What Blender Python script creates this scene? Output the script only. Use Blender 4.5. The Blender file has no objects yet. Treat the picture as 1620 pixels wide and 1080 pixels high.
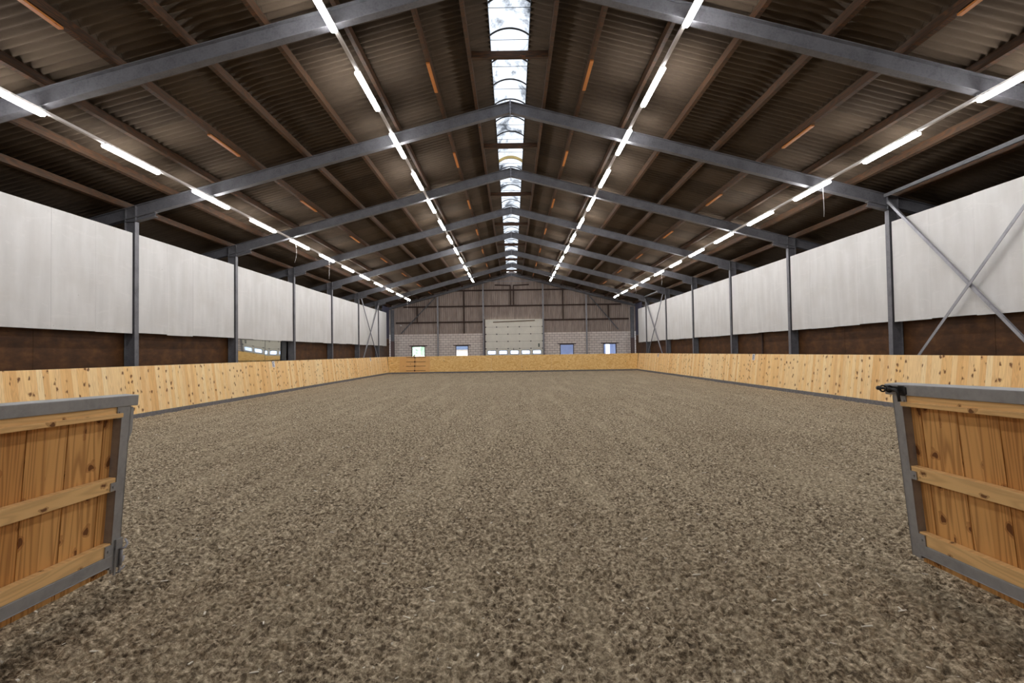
import bpy, math, random
import numpy as np
from mathutils import Matrix, Vector
random.seed(7)
SC = bpy.context.scene
COL = SC.collection

# ------------------------------------------------------------------ camera, world, exposure
HC = 1.60
cam = bpy.data.cameras.new('camera'); camo = bpy.data.objects.new('camera', cam); COL.objects.link(camo)
cam.sensor_width = 36.0; cam.lens = 17.0; cam.clip_start = 0.05; cam.clip_end = 400
PITCH = .0224; YAW = .0002; ROLL = -0.0149
camo.matrix_world = (Matrix.Translation((-.044, 0, HC)) @ Matrix.Rotation(YAW, 4, 'Z')
                     @ Matrix.Rotation(math.pi/2+PITCH, 4, 'X') @ Matrix.Rotation(ROLL, 4, 'Z'))
SC.camera = camo
W = bpy.data.worlds.new('world'); SC.world = W; W.use_nodes = True
bg = W.node_tree.nodes['Background']; bg.inputs['Color'].default_value = (0.90, 0.95, 1.0, 1); bg.inputs['Strength'].default_value = 3.0
SC.view_settings.view_transform = 'Standard'; SC.view_settings.look = 'None'
SC.view_settings.exposure = 0.36; SC.view_settings.gamma = 1.0; SC.view_settings.use_curve_mapping = False
LAMP = 50.0

# ------------------------------------------------------------------ mesh helpers
class MB:
    def __init__(s): s.v = []; s.f = []
    def quad(s, pts):
        n = len(s.v); s.v += [tuple(p) for p in pts]; s.f.append(tuple(range(n, n+len(pts))))
        return s
    def hexa(s, p):   # p: 8 points, 0-3 bottom ccw, 4-7 top
        n = len(s.v); s.v += [tuple(q) for q in p]
        for f in ((3,2,1,0),(4,5,6,7),(0,1,5,4),(1,2,6,5),(2,3,7,6),(3,0,4,7)): s.f.append(tuple(n+i for i in f))
        return s
    def box(s, x0, x1, y0, y1, z0, z1):
        if x0 > x1: x0, x1 = x1, x0
        if y0 > y1: y0, y1 = y1, y0
        if z0 > z1: z0, z1 = z1, z0
        return s.hexa([(x0,y0,z0),(x1,y0,z0),(x1,y1,z0),(x0,y1,z0),(x0,y0,z1),(x1,y0,z1),(x1,y1,z1),(x0,y1,z1)])
    def bar(s, a, b, w, h, up=(0,0,1)):
        a = Vector(a); b = Vector(b); d = (b-a).normalized(); u = Vector(up)
        r = d.cross(u).normalized(); u = r.cross(d).normalized()
        P = []
        for q in (a, b):
            P.append([q - r*w/2 - u*h/2, q + r*w/2 - u*h/2, q + r*w/2 + u*h/2, q - r*w/2 + u*h/2])
        A, B = P
        return s.hexa([A[0],A[1],B[1],B[0],A[3],A[2],B[2],B[3]])
    def tube(s, pts, r, n=8, caps=True):
        pts = [Vector(p) for p in pts]; rings = []
        for i, p in enumerate(pts):
            d = (pts[min(i+1, len(pts)-1)] - pts[max(i-1, 0)]).normalized()
            u = Vector((0,0,1)) if abs(d.z) < .9 else Vector((1,0,0))
            a = d.cross(u).normalized(); b = a.cross(d)
            base = len(s.v)
            for k in range(n):
                t = 2*math.pi*k/n; q = p + (a*math.cos(t)+b*math.sin(t))*r; s.v.append(tuple(q))
            rings.append(base)
        for i in range(len(rings)-1):
            for k in range(n):
                s.f.append((rings[i]+k, rings[i]+(k+1)%n, rings[i+1]+(k+1)%n, rings[i+1]+k))
        if caps:
            s.f.append(tuple(rings[0]+k for k in range(n))[::-1]); s.f.append(tuple(rings[-1]+k for k in range(n)))
        return s
    def prism(s, poly, f0, f1):   # poly 2D, mapped by f0(p), f1(p) to the two end faces
        n = len(s.v); m = len(poly)
        s.v += [tuple(f0(p)) for p in poly] + [tuple(f1(p)) for p in poly]
        s.f.append(tuple(range(n+m-1, n-1, -1))); s.f.append(tuple(range(n+m, n+2*m)))
        for i in range(m):
            j = (i+1) % m; s.f.append((n+i, n+j, n+m+j, n+m+i))
        return s
    def build(s, name, mat, parent=None, bevel=0, smooth=False, off=None):
        me = bpy.data.meshes.new(name)
        vs = s.v
        if off is not None: vs = [(a-off[0], b-off[1], c-off[2]) for a, b, c in vs]
        me.from_pydata(vs, [], s.f); me.update()
        uvbox(me)
        if mat: me.materials.append(mat)
        if smooth: me.shade_smooth()
        o = bpy.data.objects.new(name, me); COL.objects.link(o)
        if parent is not None: o.parent = parent
        if bevel:
            b = o.modifiers.new('bevel', 'BEVEL'); b.width = bevel; b.segments = 2; b.limit_method = 'ANGLE'
        return o

def uvbox(me):
    uv = me.uv_layers.new(name='UVMap')
    nl = len(me.loops); 
    if nl == 0: return
    co = np.empty(len(me.vertices)*3); me.vertices.foreach_get('co', co); co = co.reshape(-1, 3)
    li = np.empty(nl, dtype=np.int32); me.loops.foreach_get('vertex_index', li)
    npol = len(me.polygons); nor = np.empty(npol*3); me.polygons.foreach_get('normal', nor); nor = np.abs(nor.reshape(-1, 3))
    tot = np.empty(npol, dtype=np.int32); me.polygons.foreach_get('loop_total', tot)
    ax = np.repeat(np.argmax(nor, axis=1), tot); c = co[li]
    u = np.where(ax == 0, c[:,1], c[:,0]); v = np.where(ax == 2, c[:,1], c[:,2])
    uv.data.foreach_set('uv', np.stack([u, v], 1).ravel())

def empty(name, loc, label=None, cat=None, group=None):
    o = bpy.data.objects.new(name, None); COL.objects.link(o); o.location = loc; o.empty_display_size = .1
    if label: tag(o, label, cat, group)
    return o
def tag(o, label, cat, group=None, kind=None):
    o['label'] = label; o['category'] = cat
    if group: o['group'] = group
    if kind: o['kind'] = kind
    return o
def struct(o, label=None):
    o['kind'] = 'structure'
    if label: o['label'] = label
    return o
def nth(i): return ['nearest','second','third','fourth','fifth','sixth','seventh','eighth','ninth','tenth','eleventh','twelfth','thirteenth','fourteenth','fifteenth'][i]

# ------------------------------------------------------------------ material helpers
def lin(c):
    return tuple(((x/255)/12.92 if x/255 <= .04045 else ((x/255+.055)/1.055)**2.4) for x in c)+(1,)
class NT:
    def __init__(s, name, rough=.7, metal=0.0, spec=.3):
        s.m = bpy.data.materials.new(name); s.m.use_nodes = True; s.t = s.m.node_tree
        s.b = s.t.nodes['Principled BSDF']; s.b.inputs['Roughness'].default_value = rough
        s.b.inputs['Metallic'].default_value = metal; s.b.inputs['Specular IOR Level'].default_value = spec
        s.out = s.t.nodes['Material Output']
    def n(s, typ, **kw):
        nd = s.t.nodes.new(typ)
        for k, v in kw.items():
            if k in nd.inputs.keys() if isinstance(k, str) else False: nd.inputs[k].default_value = v
            else: setattr(nd, k, v)
        return nd
    def l(s, a, b): s.t.links.new(a, b)
    def uv(s): return s.n('ShaderNodeTexCoord').outputs['UV']
    def ob(s): return s.n('ShaderNodeTexCoord').outputs['Object']
    def mapn(s, vec, scale=(1,1,1), loc=(0,0,0)):
        m = s.n('ShaderNodeMapping'); m.inputs['Scale'].default_value = scale; m.inputs['Location'].default_value = loc
        s.l(vec, m.inputs['Vector']); return m.outputs[0]
    def noise(s, vec, scale=5, detail=4, rough=.5, dist=0, w=None):
        t = s.n('ShaderNodeTexNoise'); t.inputs['Scale'].default_value = scale; t.inputs['Detail'].default_value = detail
        t.inputs['Roughness'].default_value = rough; t.inputs['Distortion'].default_value = dist
        if w is not None:
            t.noise_dimensions = '4D'; s.l(w, t.inputs['W'])
        s.l(vec, t.inputs['Vector']); return t.outputs['Fac']
    def ramp(s, fac, stops):
        r = s.n('ShaderNodeValToRGB'); e = r.color_ramp.elements
        while len(e) < len(stops): e.new(.5)
        for i, (p, c) in enumerate(stops): e[i].position = p; e[i].color = c if len(c) == 4 else tuple(c)+(1,)
        s.l(fac, r.inputs['Fac']); return r.outputs['Color']
    def mix(s, fac, a, b, mode='MIX'):
        m = s.n('ShaderNodeMix', data_type='RGBA', blend_type=mode)
        for sock, v in ((m.inputs[0], fac), (m.inputs[6], a), (m.inputs[7], b)):
            if hasattr(v, 'links'): s.l(v, sock)
            elif sock == m.inputs[0]: sock.default_value = v
            else: sock.default_value = v
        return m.outputs[2]
    def math(s, op, a, b=None, c=None, clamp=False):
        m = s.n('ShaderNodeMath', operation=op); m.use_clamp = clamp
        for i, v in enumerate((a, b, c)):
            if v is None: continue
            if hasattr(v, 'links'): s.l(v, m.inputs[i])
            else: m.inputs[i].default_value = v
        return m.outputs[0]
    def bump(s, h, strength=.3, dist=.01, prev=None):
        b = s.n('ShaderNodeBump'); b.inputs['Strength'].default_value = strength; b.inputs['Distance'].default_value = dist
        s.l(h, b.inputs['Height'])
        if prev is not None: s.l(prev, b.inputs['Normal'])
        s.l(b.outputs[0], s.b.inputs['Normal']); return b.outputs[0]
    def col(s, c):
        if hasattr(c, 'links'): s.l(c, s.b.inputs['Base Color'])
        else: s.b.inputs['Base Color'].default_value = c
        return s

def g(v): return (v, v, v, 1)
def simple(name, c, var=.12, scale=6, rough=.7, metal=0, spec=.3, bump=.0):
    t = NT(name, rough, metal, spec); o = t.ob(); c = lin(c)
    n = t.noise(o, scale, 5, .6)
    lo = tuple(x*(1-var) for x in c[:3])+(1,); hi = tuple(min(1, x*(1+var)) for x in c[:3])+(1,)
    t.col(t.ramp(n, [(.3, lo), (.7, hi)]))
    if bump: t.bump(n, bump, .01)
    return t.m

def pine(name, pal, knots=(5.5, .115, .42), along_u=False, grain=1.0, freq=55, hi=(255,226,176), stretch=.9):
    """vertical softwood boards: tone per board (per mesh island), grain along the board, knots"""
    t = NT(name, .55, 0, .25)
    uv = t.uv()
    if along_u:
        m = t.n('ShaderNodeMapping'); m.inputs['Rotation'].default_value = (0, 0, math.pi/2); t.l(uv, m.inputs['Vector']); uv = m.outputs[0]
    isl = t.n('ShaderNodeNewGeometry').outputs['Random Per Island']
    w = t.math('MULTIPLY', isl, 37.0)
    base = t.ramp(isl, [(i/(len(pal)-1), lin(c)) for i, c in enumerate(pal)])
    # cathedral grain: stretched noise fed into rings
    gr = t.noise(t.mapn(uv, (9, stretch, 1)), 1.0, 2, .5, .3, w)
    rings = t.math('SINE', t.math('MULTIPLY', gr, float(freq)))
    rings = t.math('MULTIPLY_ADD', rings, .5, .5)
    fine = t.noise(t.mapn(uv, (140, 3, 1)), 1.0, 3, .6, 0, w)
    c = t.mix(t.math('MULTIPLY', t.math('POWER', rings, 2.0), .24*grain, clamp=True), base, lin((138, 80, 34)), 'MIX')
    c = t.mix(t.math('MULTIPLY', fine, .25), c, lin(hi), 'MIX')
    # knots
    ks, kr, kp = knots
    vd = t.noise(t.mapn(uv, (4, 4, 1)), 3.0, 2, .5)
    uvw = t.n('ShaderNodeVectorMath', operation='ADD'); wv = t.n('ShaderNodeCombineXYZ'); t.l(w, wv.inputs[0]); t.l(t.math('MULTIPLY', w, 1.7), wv.inputs[1]); uw2 = t.n('ShaderNodeVectorMath', operation='ADD')
    t.l(t.mapn(uv, (ks, ks*.8, 1)), uvw.inputs[0])
    cmb = t.n('ShaderNodeCombineXYZ'); t.l(t.math('MULTIPLY', vd, .5), cmb.inputs[0]); t.l(t.math('MULTIPLY', vd, .35), cmb.inputs[1]); 
    t.l(cmb.outputs[0], uvw.inputs[1])
    vo = t.n('ShaderNodeTexVoronoi'); vo.voronoi_dimensions = '2D'; vo.inputs['Scale'].default_value = 1.0; vo.inputs['Randomness'].default_value = .95
    t.l(uvw.outputs[0], uw2.inputs[0]); t.l(wv.outputs[0], uw2.inputs[1]); t.l(uw2.outputs[0], vo.inputs['Vector'])
    sp = t.n('ShaderNodeSeparateColor'); t.l(vo.outputs['Color'], sp.inputs[0])
    sel = t.math('GREATER_THAN', sp.outputs[0], kp)
    core = t.math('LESS_THAN', vo.outputs['Distance'], kr)
    halo = t.math('LESS_THAN', vo.outputs['Distance'], kr*1.7)
    c = t.mix(t.math('MULTIPLY', t.math('MULTIPLY', halo, sel), .45), c, lin((150, 88, 42)))
    c = t.mix(t.math('MULTIPLY', t.math('MULTIPLY', core, sel), .8), c, lin((88, 44, 18)))
    t.col(c); t.bump(fine, .15, .002)
    return t.m

M = {}
M['pine_wall'] = pine('pine_boards', [(252,214,150),(242,194,128),(254,224,170),(234,182,116),(250,208,142),(255,228,178),(242,194,126)], knots=(4.8, .115, .58), grain=.8)
M['pine_gate'] = pine('pine_gate_boards', [(236,184,116),(214,156,90),(242,194,126),(222,166,100),(206,146,82),(238,186,118)], knots=(5.2, .10, .50), grain=2.4, freq=75, hi=(226,176,112), stretch=.42)
M['pine_rail'] = pine('pine_rails', [(240,196,132),(234,186,122)], knots=(4.2, .055, .5), along_u=True)
M['purlin'] = pine('dark_timber', [(58,44,33),(50,38,29),(64,49,36)], knots=(2, .05, .7), along_u=True, hi=(80,62,46))
M['splice'] = pine('pale_timber', [(176,112,54),(164,102,48)], knots=(2, .05, .7), along_u=True, hi=(200,130,66))

def galv(name, c, var=.18, rough=.5, metal=.35):
    t = NT(name, rough, metal, .4); o = t.ob(); c = lin(c)
    n1 = t.noise(o, 3, 5, .65); n2 = t.noise(o, 26, 3, .6)
    n = t.math('ADD', t.math('MULTIPLY', n1, .6), t.math('MULTIPLY', n2, .4))
    t.col(t.ramp(n, [(.32, tuple(x*(1-var*1.6) for x in c[:3])+(1,)), (.5, c), (.68, tuple(x*(1+var) for x in c[:3])+(1,))]))
    t.l(t.math('MULTIPLY_ADD', n2, .3, rough-.15), t.b.inputs['Roughness'])
    return t.m
M['steel'] = galv('galvanised_steel', (150,150,156))
M['gate_steel'] = galv('gate_galvanised_steel', (160,160,161), .14)
M['frame_steel'] = galv('frame_steel', (106,106,111), .25, .6, .1)
M['brown_steel'] = galv('brown_painted_steel', (70,52,50), .15, .6, 0)
M['black_steel'] = galv('black_steel', (58,56,56), .2, .45, .6)
M['girt'] = simple('dark_brown_timber', (66,50,44), .2)
M['lamp_body'] = simple('lamp_housing_white', (205,202,200), .04)
M['rail'] = simple('track_light_grey', (205,200,198), .05)
M['kerb'] = simple('grey_kerb', (112,110,112), .25, 14, .8, bump=.3)
M['brown_board'] = None
t = NT('brown_faced_plywood', .55, 0, .25); o = t.ob()
n = t.noise(t.mapn(o, (1, .9, 1.6)), 2.4, 6, .65); n2 = t.noise(t.mapn(o, (2, 9, 1.5)), 6, 3, .6)
c = t.ramp(n, [(.3, lin((54,34,17))), (.52, lin((80,51,25))), (.72, lin((108,72,36)))])
t.col(t.mix(t.math('MULTIPLY', n2, .4), c, lin((70,44,28)))); M['brown_board'] = t.m
# white wall panels: flat paint with faint rain-like streaks and scuffs
t = NT('white_painted_board', .75, 0, .2); o = t.ob()
st = t.noise(t.mapn(o, (1, 3.5, .5)), 1.1, 4, .5); cl = t.noise(o, 1.1, 4, .6); sw = t.noise(t.mapn(o, (1, 1.2, 5)), .9, 4, .6, 1.5)
c = t.ramp(st, [(.3, lin((196,195,194))), (.7, lin((208,207,206)))])
c = t.mix(t.math('MULTIPLY', t.math('GREATER_THAN', sw, .62), .25), c, lin((216,214,212)))
c = t.mix(t.math('MULTIPLY', t.math('SUBTRACT', cl, .45, clamp=True), 1.2), c, lin((184,180,175)))
vo = t.n('ShaderNodeTexVoronoi'); vo.inputs['Scale'].default_value = 1.3; t.l(o, vo.inputs['Vector'])
c = t.mix(t.math('MULTIPLY', t.math('LESS_THAN', vo.outputs['Distance'], .022), .7), c, lin((110,100,92)))
t.col(c); M['panel'] = t.m
# fibre cement roof sheets
t = NT('fibre_cement_sheets', .85, 0, .15); o = t.ob()
br = t.n('ShaderNodeTexBrick'); br.offset = 0.0; br.inputs['Scale'].default_value = 1.0
br.inputs['Brick Width'].default_value = 1.06; br.inputs['Row Height'].default_value = 2.64
br.inputs['Mortar Size'].default_value = .008; br.inputs['Bias'].default_value = 0
br.inputs['Color1'].default_value = g(0); br.inputs['Color2'].default_value = g(1); br.inputs['Mortar'].default_value = g(.1)
sx = t.n('ShaderNodeSeparateXYZ'); t.l(o, sx.inputs[0]); cb = t.n('ShaderNodeCombineXYZ')
t.l(t.math('ADD', sx.outputs[1], 60.13), cb.inputs[0]); t.l(t.math('ADD', t.math('ABSOLUTE', sx.outputs[0]), .83), cb.inputs[1]); t.l(cb.outputs[0], br.inputs['Vector'])
n = t.noise(o, .8, 5, .6); n2 = t.noise(t.mapn(o, (1.2, 6, 1)), 4, 4, .6)
base = t.mix(br.outputs['Color'], lin((62,53,45)), lin((96,83,70)))
base = t.mix(t.math('MULTIPLY', n, .5), base, lin((62,53,47)))
base = t.mix(t.math('MULTIPLY', n2, .4), base, lin((116,101,84)))
t.col(base); t.bump(n2, .2, .01); M['roof'] = t.m
# vertical gable cladding
t = NT('gable_cladding', .8, 0, .2); o = t.ob()
n = t.noise(t.mapn(o, (3, 1, .6)), 1.5, 5, .6)
t.col(t.ramp(n, [(.3, lin((146,132,126))), (.7, lin((178,164,156)))])); M['clad'] = t.m
# concrete block wall
t = NT('concrete_blocks', .85, 0, .15); uv = t.uv(); br = t.n('ShaderNodeTexBrick')
br.inputs['Scale'].default_value = 1; br.inputs['Brick Width'].default_value = .45; br.inputs['Row Height'].default_value = .212
br.inputs['Mortar Size'].default_value = .013; br.inputs['Mortar Smooth'].default_value = .2
br.inputs['Color1'].default_value = lin((224,212,206)); br.inputs['Color2'].default_value = lin((238,228,222)); br.inputs['Mortar'].default_value = lin((118,104,100))
t.l(uv, br.inputs['Vector']); n = t.noise(uv, 3, 5, .6)
t.col(t.mix(t.math('MULTIPLY', n, .25), br.outputs['Color'], lin((186,176,170)))); t.bump(br.outputs['Fac'], -.4, .01); M['block'] = t.m
# plywood
def ply(name, a, b, c3, swirl):
    t = NT(name, .6, 0, .25); uv = t.uv()
    isl = t.n('ShaderNodeNewGeometry').outputs['Random Per Island']; w = t.math('MULTIPLY', isl, 19.0)
    n = t.noise(t.mapn(uv, (1.0, 2.2, 1)), 1.6, 3, .5, .8, w)
    rings = t.math('MULTIPLY_ADD', t.math('SINE', t.math('MULTIPLY', n, swirl)), .5, .5)
    c = t.mix(rings, lin(a), lin(b)); f = t.noise(t.mapn(uv, (3, 60, 1)), 1, 3, .6, 0, w)
    c = t.mix(t.math('MULTIPLY', f, .35), c, lin(c3))
    c = t.mix(t.math('MULTIPLY', isl, .25), c, lin((196,150,96)))
    vo = t.n('ShaderNodeTexVoronoi'); vo.inputs['Scale'].default_value = 2.6; t.l(uv, vo.inputs['Vector'])
    sp = t.n('ShaderNodeSeparateColor'); t.l(vo.outputs['Color'], sp.inputs[0])
    k = t.math('MULTIPLY', t.math('LESS_THAN', vo.outputs['Distance'], .085), t.math('GREATER_THAN', sp.outputs[0], .35))
    t.col(t.mix(t.math('MULTIPLY', k, .8), c, lin((96,56,26)))); return t.m
M['ply'] = ply('pine_plywood', (250,216,150), (222,172,98), (244,204,132), 46)
M['ply_smooth'] = ply('smooth_plywood', (236,186,122), (228,176,110), (242,196,132), 16)
# sand
t = NT('arena_sand', .95, 0, .08); o = t.ob()
n1 = t.noise(o, 30, 6, .72); n2 = t.noise(o, 11, 5, .7); n3 = t.noise(t.mapn(o, (1, .10, 1)), 2.6, 5, .6); n4 = t.noise(o, 110, 3, .6); n5 = t.noise(o, .35, 3, .5)
c = t.ramp(n1, [(.36, lin((62,52,40))), (.45, lin((130,115,95))), (.54, lin((178,162,137))), (.68, lin((238,222,194)))])
n6 = t.noise(o, 16, 3, .6); cl6 = t.n('ShaderNodeMapRange'); cl6.interpolation_type = 'SMOOTHSTEP'; cl6.inputs['From Min'].default_value = .55; cl6.inputs['From Max'].default_value = .66; t.l(n6, cl6.inputs['Value'])
c = t.mix(t.math('MULTIPLY', cl6.outputs[0], .68), c, lin((66,55,44)))  # dark clumps: shade of small pits painted into the sand colour
c = t.mix(t.math('MULTIPLY', t.math('SUBTRACT', n2, .5, clamp=True), 2.2), c, lin((96,82,68)))
c = t.mix(t.math('MULTIPLY', t.math('SUBTRACT', n3, .48, clamp=True), 1.6), c, lin((196,180,152)))
c = t.mix(t.math('MULTIPLY', t.math('SUBTRACT', n5, .45, clamp=True), .8), c, lin((140,124,102)))
fl = t.n('ShaderNodeTexVoronoi'); fl.inputs['Scale'].default_value = 22; t.l(t.mapn(o, (1, 1, .3)), fl.inputs['Vector'])
sp = t.n('ShaderNodeSeparateColor'); t.l(fl.outputs['Color'], sp.inputs[0])
fk = t.math('MULTIPLY', t.math('LESS_THAN', fl.outputs['Distance'], .16), t.math('GREATER_THAN', sp.outputs[0], .93))
c = t.mix(t.math('MULTIPLY', fk, .7), c, lin((214,206,190)))
t.col(c)
b1 = t.bump(n1, .8, .02); b2 = t.bump(n4, .5, .006, b1); M['sand'] = t.m
M['felt'] = simple('pale_felt_chips', (226,220,206), .1)
M['door_white'] = simple('door_panel_white', (238,235,224), .05, 2)
M['door_seam'] = simple('door_seam_grey', (178,172,160), .05)
M['dark'] = simple('dark_rubber', (34,34,38), .1)
M['green_dark'] = simple('dark_green_plastic', (16,44,34), .1)
M['plate'] = simple('white_plate', (225,225,238), .03)
M['letter'] = simple('black_letter', (18,18,22), .03)
M['tan'] = simple('tan_strip', (128,112,98), .1)
M['winframe'] = simple('brown_window_frame', (78,66,64), .1)
M['cable'] = simple('pale_cable', (190,186,182), .05)
M['aisle'] = simple('dark_metal_cladding', (74,74,92), .15, 1)
M['side_brown'] = simple('side_frame_brown', (74,48,40), .12)

def emis():
    t = NT('lamp_diffuser'); e = t.n('ShaderNodeEmission'); e.inputs['Color'].default_value = (1, .983, .972, 1); e.inputs['Strength'].default_value = LAMP
    t.l(e.outputs[0], t.out.inputs[0]); return t.m
M['lamp'] = emis()
def mirror():
    t = NT('mirror_silver', .03, 1.0); t.col((.86, .88, .84, 1)); return t.m
M['mirror'] = mirror()
def glass(name, refl=.12, tint=(.92,.95,1,1)):
    t = NT(name); tr = t.n('ShaderNodeBsdfTransparent'); tr.inputs[0].default_value = tint
    gl = t.n('ShaderNodeBsdfGlossy'); gl.inputs['Roughness'].default_value = .02
    mx = t.n('ShaderNodeMixShader'); mx.inputs[0].default_value = refl; t.l(tr.outputs[0], mx.inputs[1]); t.l(gl.outputs[0], mx.inputs[2]); t.l(mx.outputs[0], t.out.inputs[0]); return t.m
M['glass'] = glass('window_glass')
def frosted(name, c, c2, scale, mixt=.25, lo=.35, hi=.62):
    t = NT(name); o = t.ob()
    n = t.noise(t.mapn(o, (1, .6, 1)), scale, 6, .72, .5)
    col = t.ramp(n, [(lo, c2), (hi, c)])
    tl = t.n('ShaderNodeBsdfTranslucent'); t.l(col, tl.inputs[0])
    tr = t.n('ShaderNodeBsdfTransparent'); t.l(col, tr.inputs[0])
    mx = t.n('ShaderNodeMixShader'); mx.inputs[0].default_value = mixt; t.l(tl.outputs[0], mx.inputs[1]); t.l(tr.outputs[0], mx.inputs[2]); t.l(mx.outputs[0], t.out.inputs[0]); return t.m
M['poly'] = frosted('weathered_polycarbonate', (.60,.61,.63,1), (.13,.135,.145,1), 1.5, .5, .31, .50)
M['pane'] = frosted('door_pane_acrylic', (.80,.84,.95,1), (.70,.74,.88,1), 2, .35)
M['grass'] = simple('outside_grass', (225,228,205), .1, 3)
M['leaf'] = simple('outside_leaves', (204,222,198), .25, 9)
M['bark'] = simple('outside_bark', (110,90,74), .2)
M['house'] = simple('outside_brick', (236,214,208), .1, 4)
M['house_roof'] = simple('outside_roof', (84,96,116), .2, 4)
M['shed'] = simple('outside_blue_grey_panel', (150,164,206), .08, 2)
M['shed_light'] = simple('outside_white_panel', (205,208,214), .05, 2)

# ------------------------------------------------------------------ dimensions
RS = .2655          # roof slope
APEX = 8.777                               # top of rafter at ridge
def rt(x): return APEX - RS*abs(x)          # top of rafters
PUR = .17
def sheet(x): return rt(x) + PUR + .03      # underside of sheets
CX = 10.70                                  # inner face of columns
FY = [3.72, 8.72, 13.72, 18.72, 23.72, 28.72, 33.72, 38.72, 43.72]
YG = 43.95                                  # gable wall
Y0, YB = .6, 39.0                           # arena ends
EAVE = 13.6
KTOP = 1.378

# ------------------------------------------------------------------ floor
def lattice_noise(x, y, seed):
    xi = np.floor(x).astype(np.int64); yi = np.floor(y).astype(np.int64); xf = x-xi; yf = y-yi
    def h(a, b):
        n = (a*374761393 + b*668265263 + seed*1442695041) & 0x7fffffff
        n = ((n ^ (n >> 13))*1274126177) & 0x7fffffff
        return ((n ^ (n >> 16)) & 0xffff)/65535.0
    u = xf*xf*(3-2*xf); v = yf*yf*(3-2*yf)
    return (h(xi,yi)*(1-u)+h(xi+1,yi)*u)*(1-v)+(h(xi,yi+1)*(1-u)+h(xi+1,yi+1)*u)*v
def sand_h(x, y):
    wx = x + .05*lattice_noise(x*9, y*9, 5); wy = y + .05*lattice_noise(x*9, y*9, 6)
    a = lattice_noise(wx*21, wy*23, 1); b = lattice_noise(wx*40, wy*44, 2); c = lattice_noise(wx*75, wy*80, 3); d = lattice_noise(x*4, y*3.5, 4)
    har = lattice_noise(x*7.5+.3*lattice_noise(x*2, y*.6, 8), y*.35, 7)
    z = .024*(1-np.abs(2*a-1)) + .022*(b-.5) + .012*(c-.5) + .012*(d-.5) + .014*(har-.5)
    pit = np.clip(lattice_noise(wx*22+3, wy*25+9, 11)-.70, 0, 1)*.13
    return z - pit - .012
def floor_strip(x0, x1, y0, y1, dx, dy, V, F):
    nx = int(round((x1-x0)/dx))+1; ny = int(round((y1-y0)/dy))+1
    X, Y = np.meshgrid(np.linspace(x0, x1, nx), np.linspace(y0, y1, ny))
    Z = sand_h(X, Y)
    base = sum(len(v) for v in V)
    V.append(np.stack([X.ravel(), Y.ravel(), Z.ravel()], 1))
    i = np.arange((ny-1)*nx).reshape(ny-1, nx)[:, :-1].ravel() + base
    F.append(np.stack([i, i+1, i+1+nx, i+nx], 1))
V = []; F = []
floor_strip(-3.9, 3.9, 2.0, 3.6, .0095, .0095, V, F)
floor_strip(-5.6, -3.9, 2.0, 3.6, .03, .03, V, F)
floor_strip(3.9, 5.6, 2.0, 3.6, .03, .03, V, F)
floor_strip(-5.6, 5.6, 3.6, 5.0, .0125, .0125, V, F)
floor_strip(-10.2, -5.6, Y0-.5, 5.0, .05, .05, V, F)
floor_strip(5.6, 10.2, Y0-.5, 5.0, .05, .05, V, F)
floor_strip(-5.6, 5.6, -2.0, 2.0, .04, .04, V, F)
floor_strip(-10.2, 10.2, 5.0, 9.5, .021, .021, V, F)
floor_strip(-10.2, 10.2, 9.5, 18, .038, .038, V, F)
floor_strip(-10.2, 10.2, 18, 39.15, .085, .085, V, F)
V = np.concatenate(V); F = np.concatenate(F)
me = bpy.data.meshes.new('floor'); me.vertices.add(len(V)); me.vertices.foreach_set('co', V.ravel())
me.loops.add(len(F)*4); me.loops.foreach_set('vertex_index', F.ravel().astype(np.int32))
me.polygons.add(len(F)); me.polygons.foreach_set('loop_start', np.arange(0, len(F)*4, 4, dtype=np.int32))
me.update(calc_edges=True); me.validate(); me.shade_smooth(); me.materials.append(M['sand'])
fl = bpy.data.objects.new('floor', me); COL.objects.link(fl); struct(fl, 'harrowed brown sand floor of the riding arena')
mb = MB(); mb.box(-14, 14, -6.5, 44.2, -.3, -.05); sub = mb.build('floor', simple('compacted_subfloor', (110,98,82), .2, 8, .9)); struct(sub, 'dark ground under and around the arena')

# pale chips of felt in the sand
mb = MB(); rnd = random.Random(3)
for i in range(950):
    y = 1.9 + 15*rnd.random()**1.6; x = (rnd.random()*2-1)*min(9.8, 1.2*y)
    z = float(sand_h(np.array([x]), np.array([y]))[0]) + .004
    s = .003+.008*rnd.random()**2; a = rnd.random()*math.pi; l = s*(1+2*rnd.random())
    d = Vector((math.cos(a), math.sin(a), rnd.uniform(-.4,.4)))*l
    mb.bar(Vector((x,y,z+.002))-d, Vector((x,y,z+.002))+d, s, s*.6)
o = mb.build('felt_chip', M['felt']); tag(o, 'pale felt fibre chips scattered over the brown sand', 'felt chips', None, 'stuff')

# ------------------------------------------------------------------ roof
PITCHC = .177
def roof_side(sgn):
    mb = MB(); ys = np.arange(-6.5, 44.3, PITCHC/8)
    rows = []; x = .45
    while x < EAVE+.3: rows.append((x, min(x+1.40*1.9, EAVE+.4))); x += 1.40*1.9-.0
    for (xa, xb) in rows:
        base = len(mb.v)
        for j, y in enumerate(ys):
            dz = .043*math.cos(2*math.pi*y/PITCHC)
            za = sheet(xa)+dz+.014+.012; zb = sheet(xb)+dz+.026-.012
            mb.v.append((sgn*xa, y, za)); mb.v.append((sgn*(xb+.1), y, zb-RS*.1))
        n = len(ys)
        for j in range(n-1):
            q = (base+2*j, base+2*j+1, base+2*j+3, base+2*j+2)
            mb.f.append(q if sgn > 0 else q[::-1])
    o = mb.build('ceiling', M['roof'], smooth=True)
    sol = o.modifiers.new('thick', 'SOLIDIFY'); sol.thickness = .012; sol.offset = 1
    return struct(o, 'corrugated roof sheets on the %s slope' % ('right' if sgn > 0 else 'left'))
roof_side(-1); roof_side(1)

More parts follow.
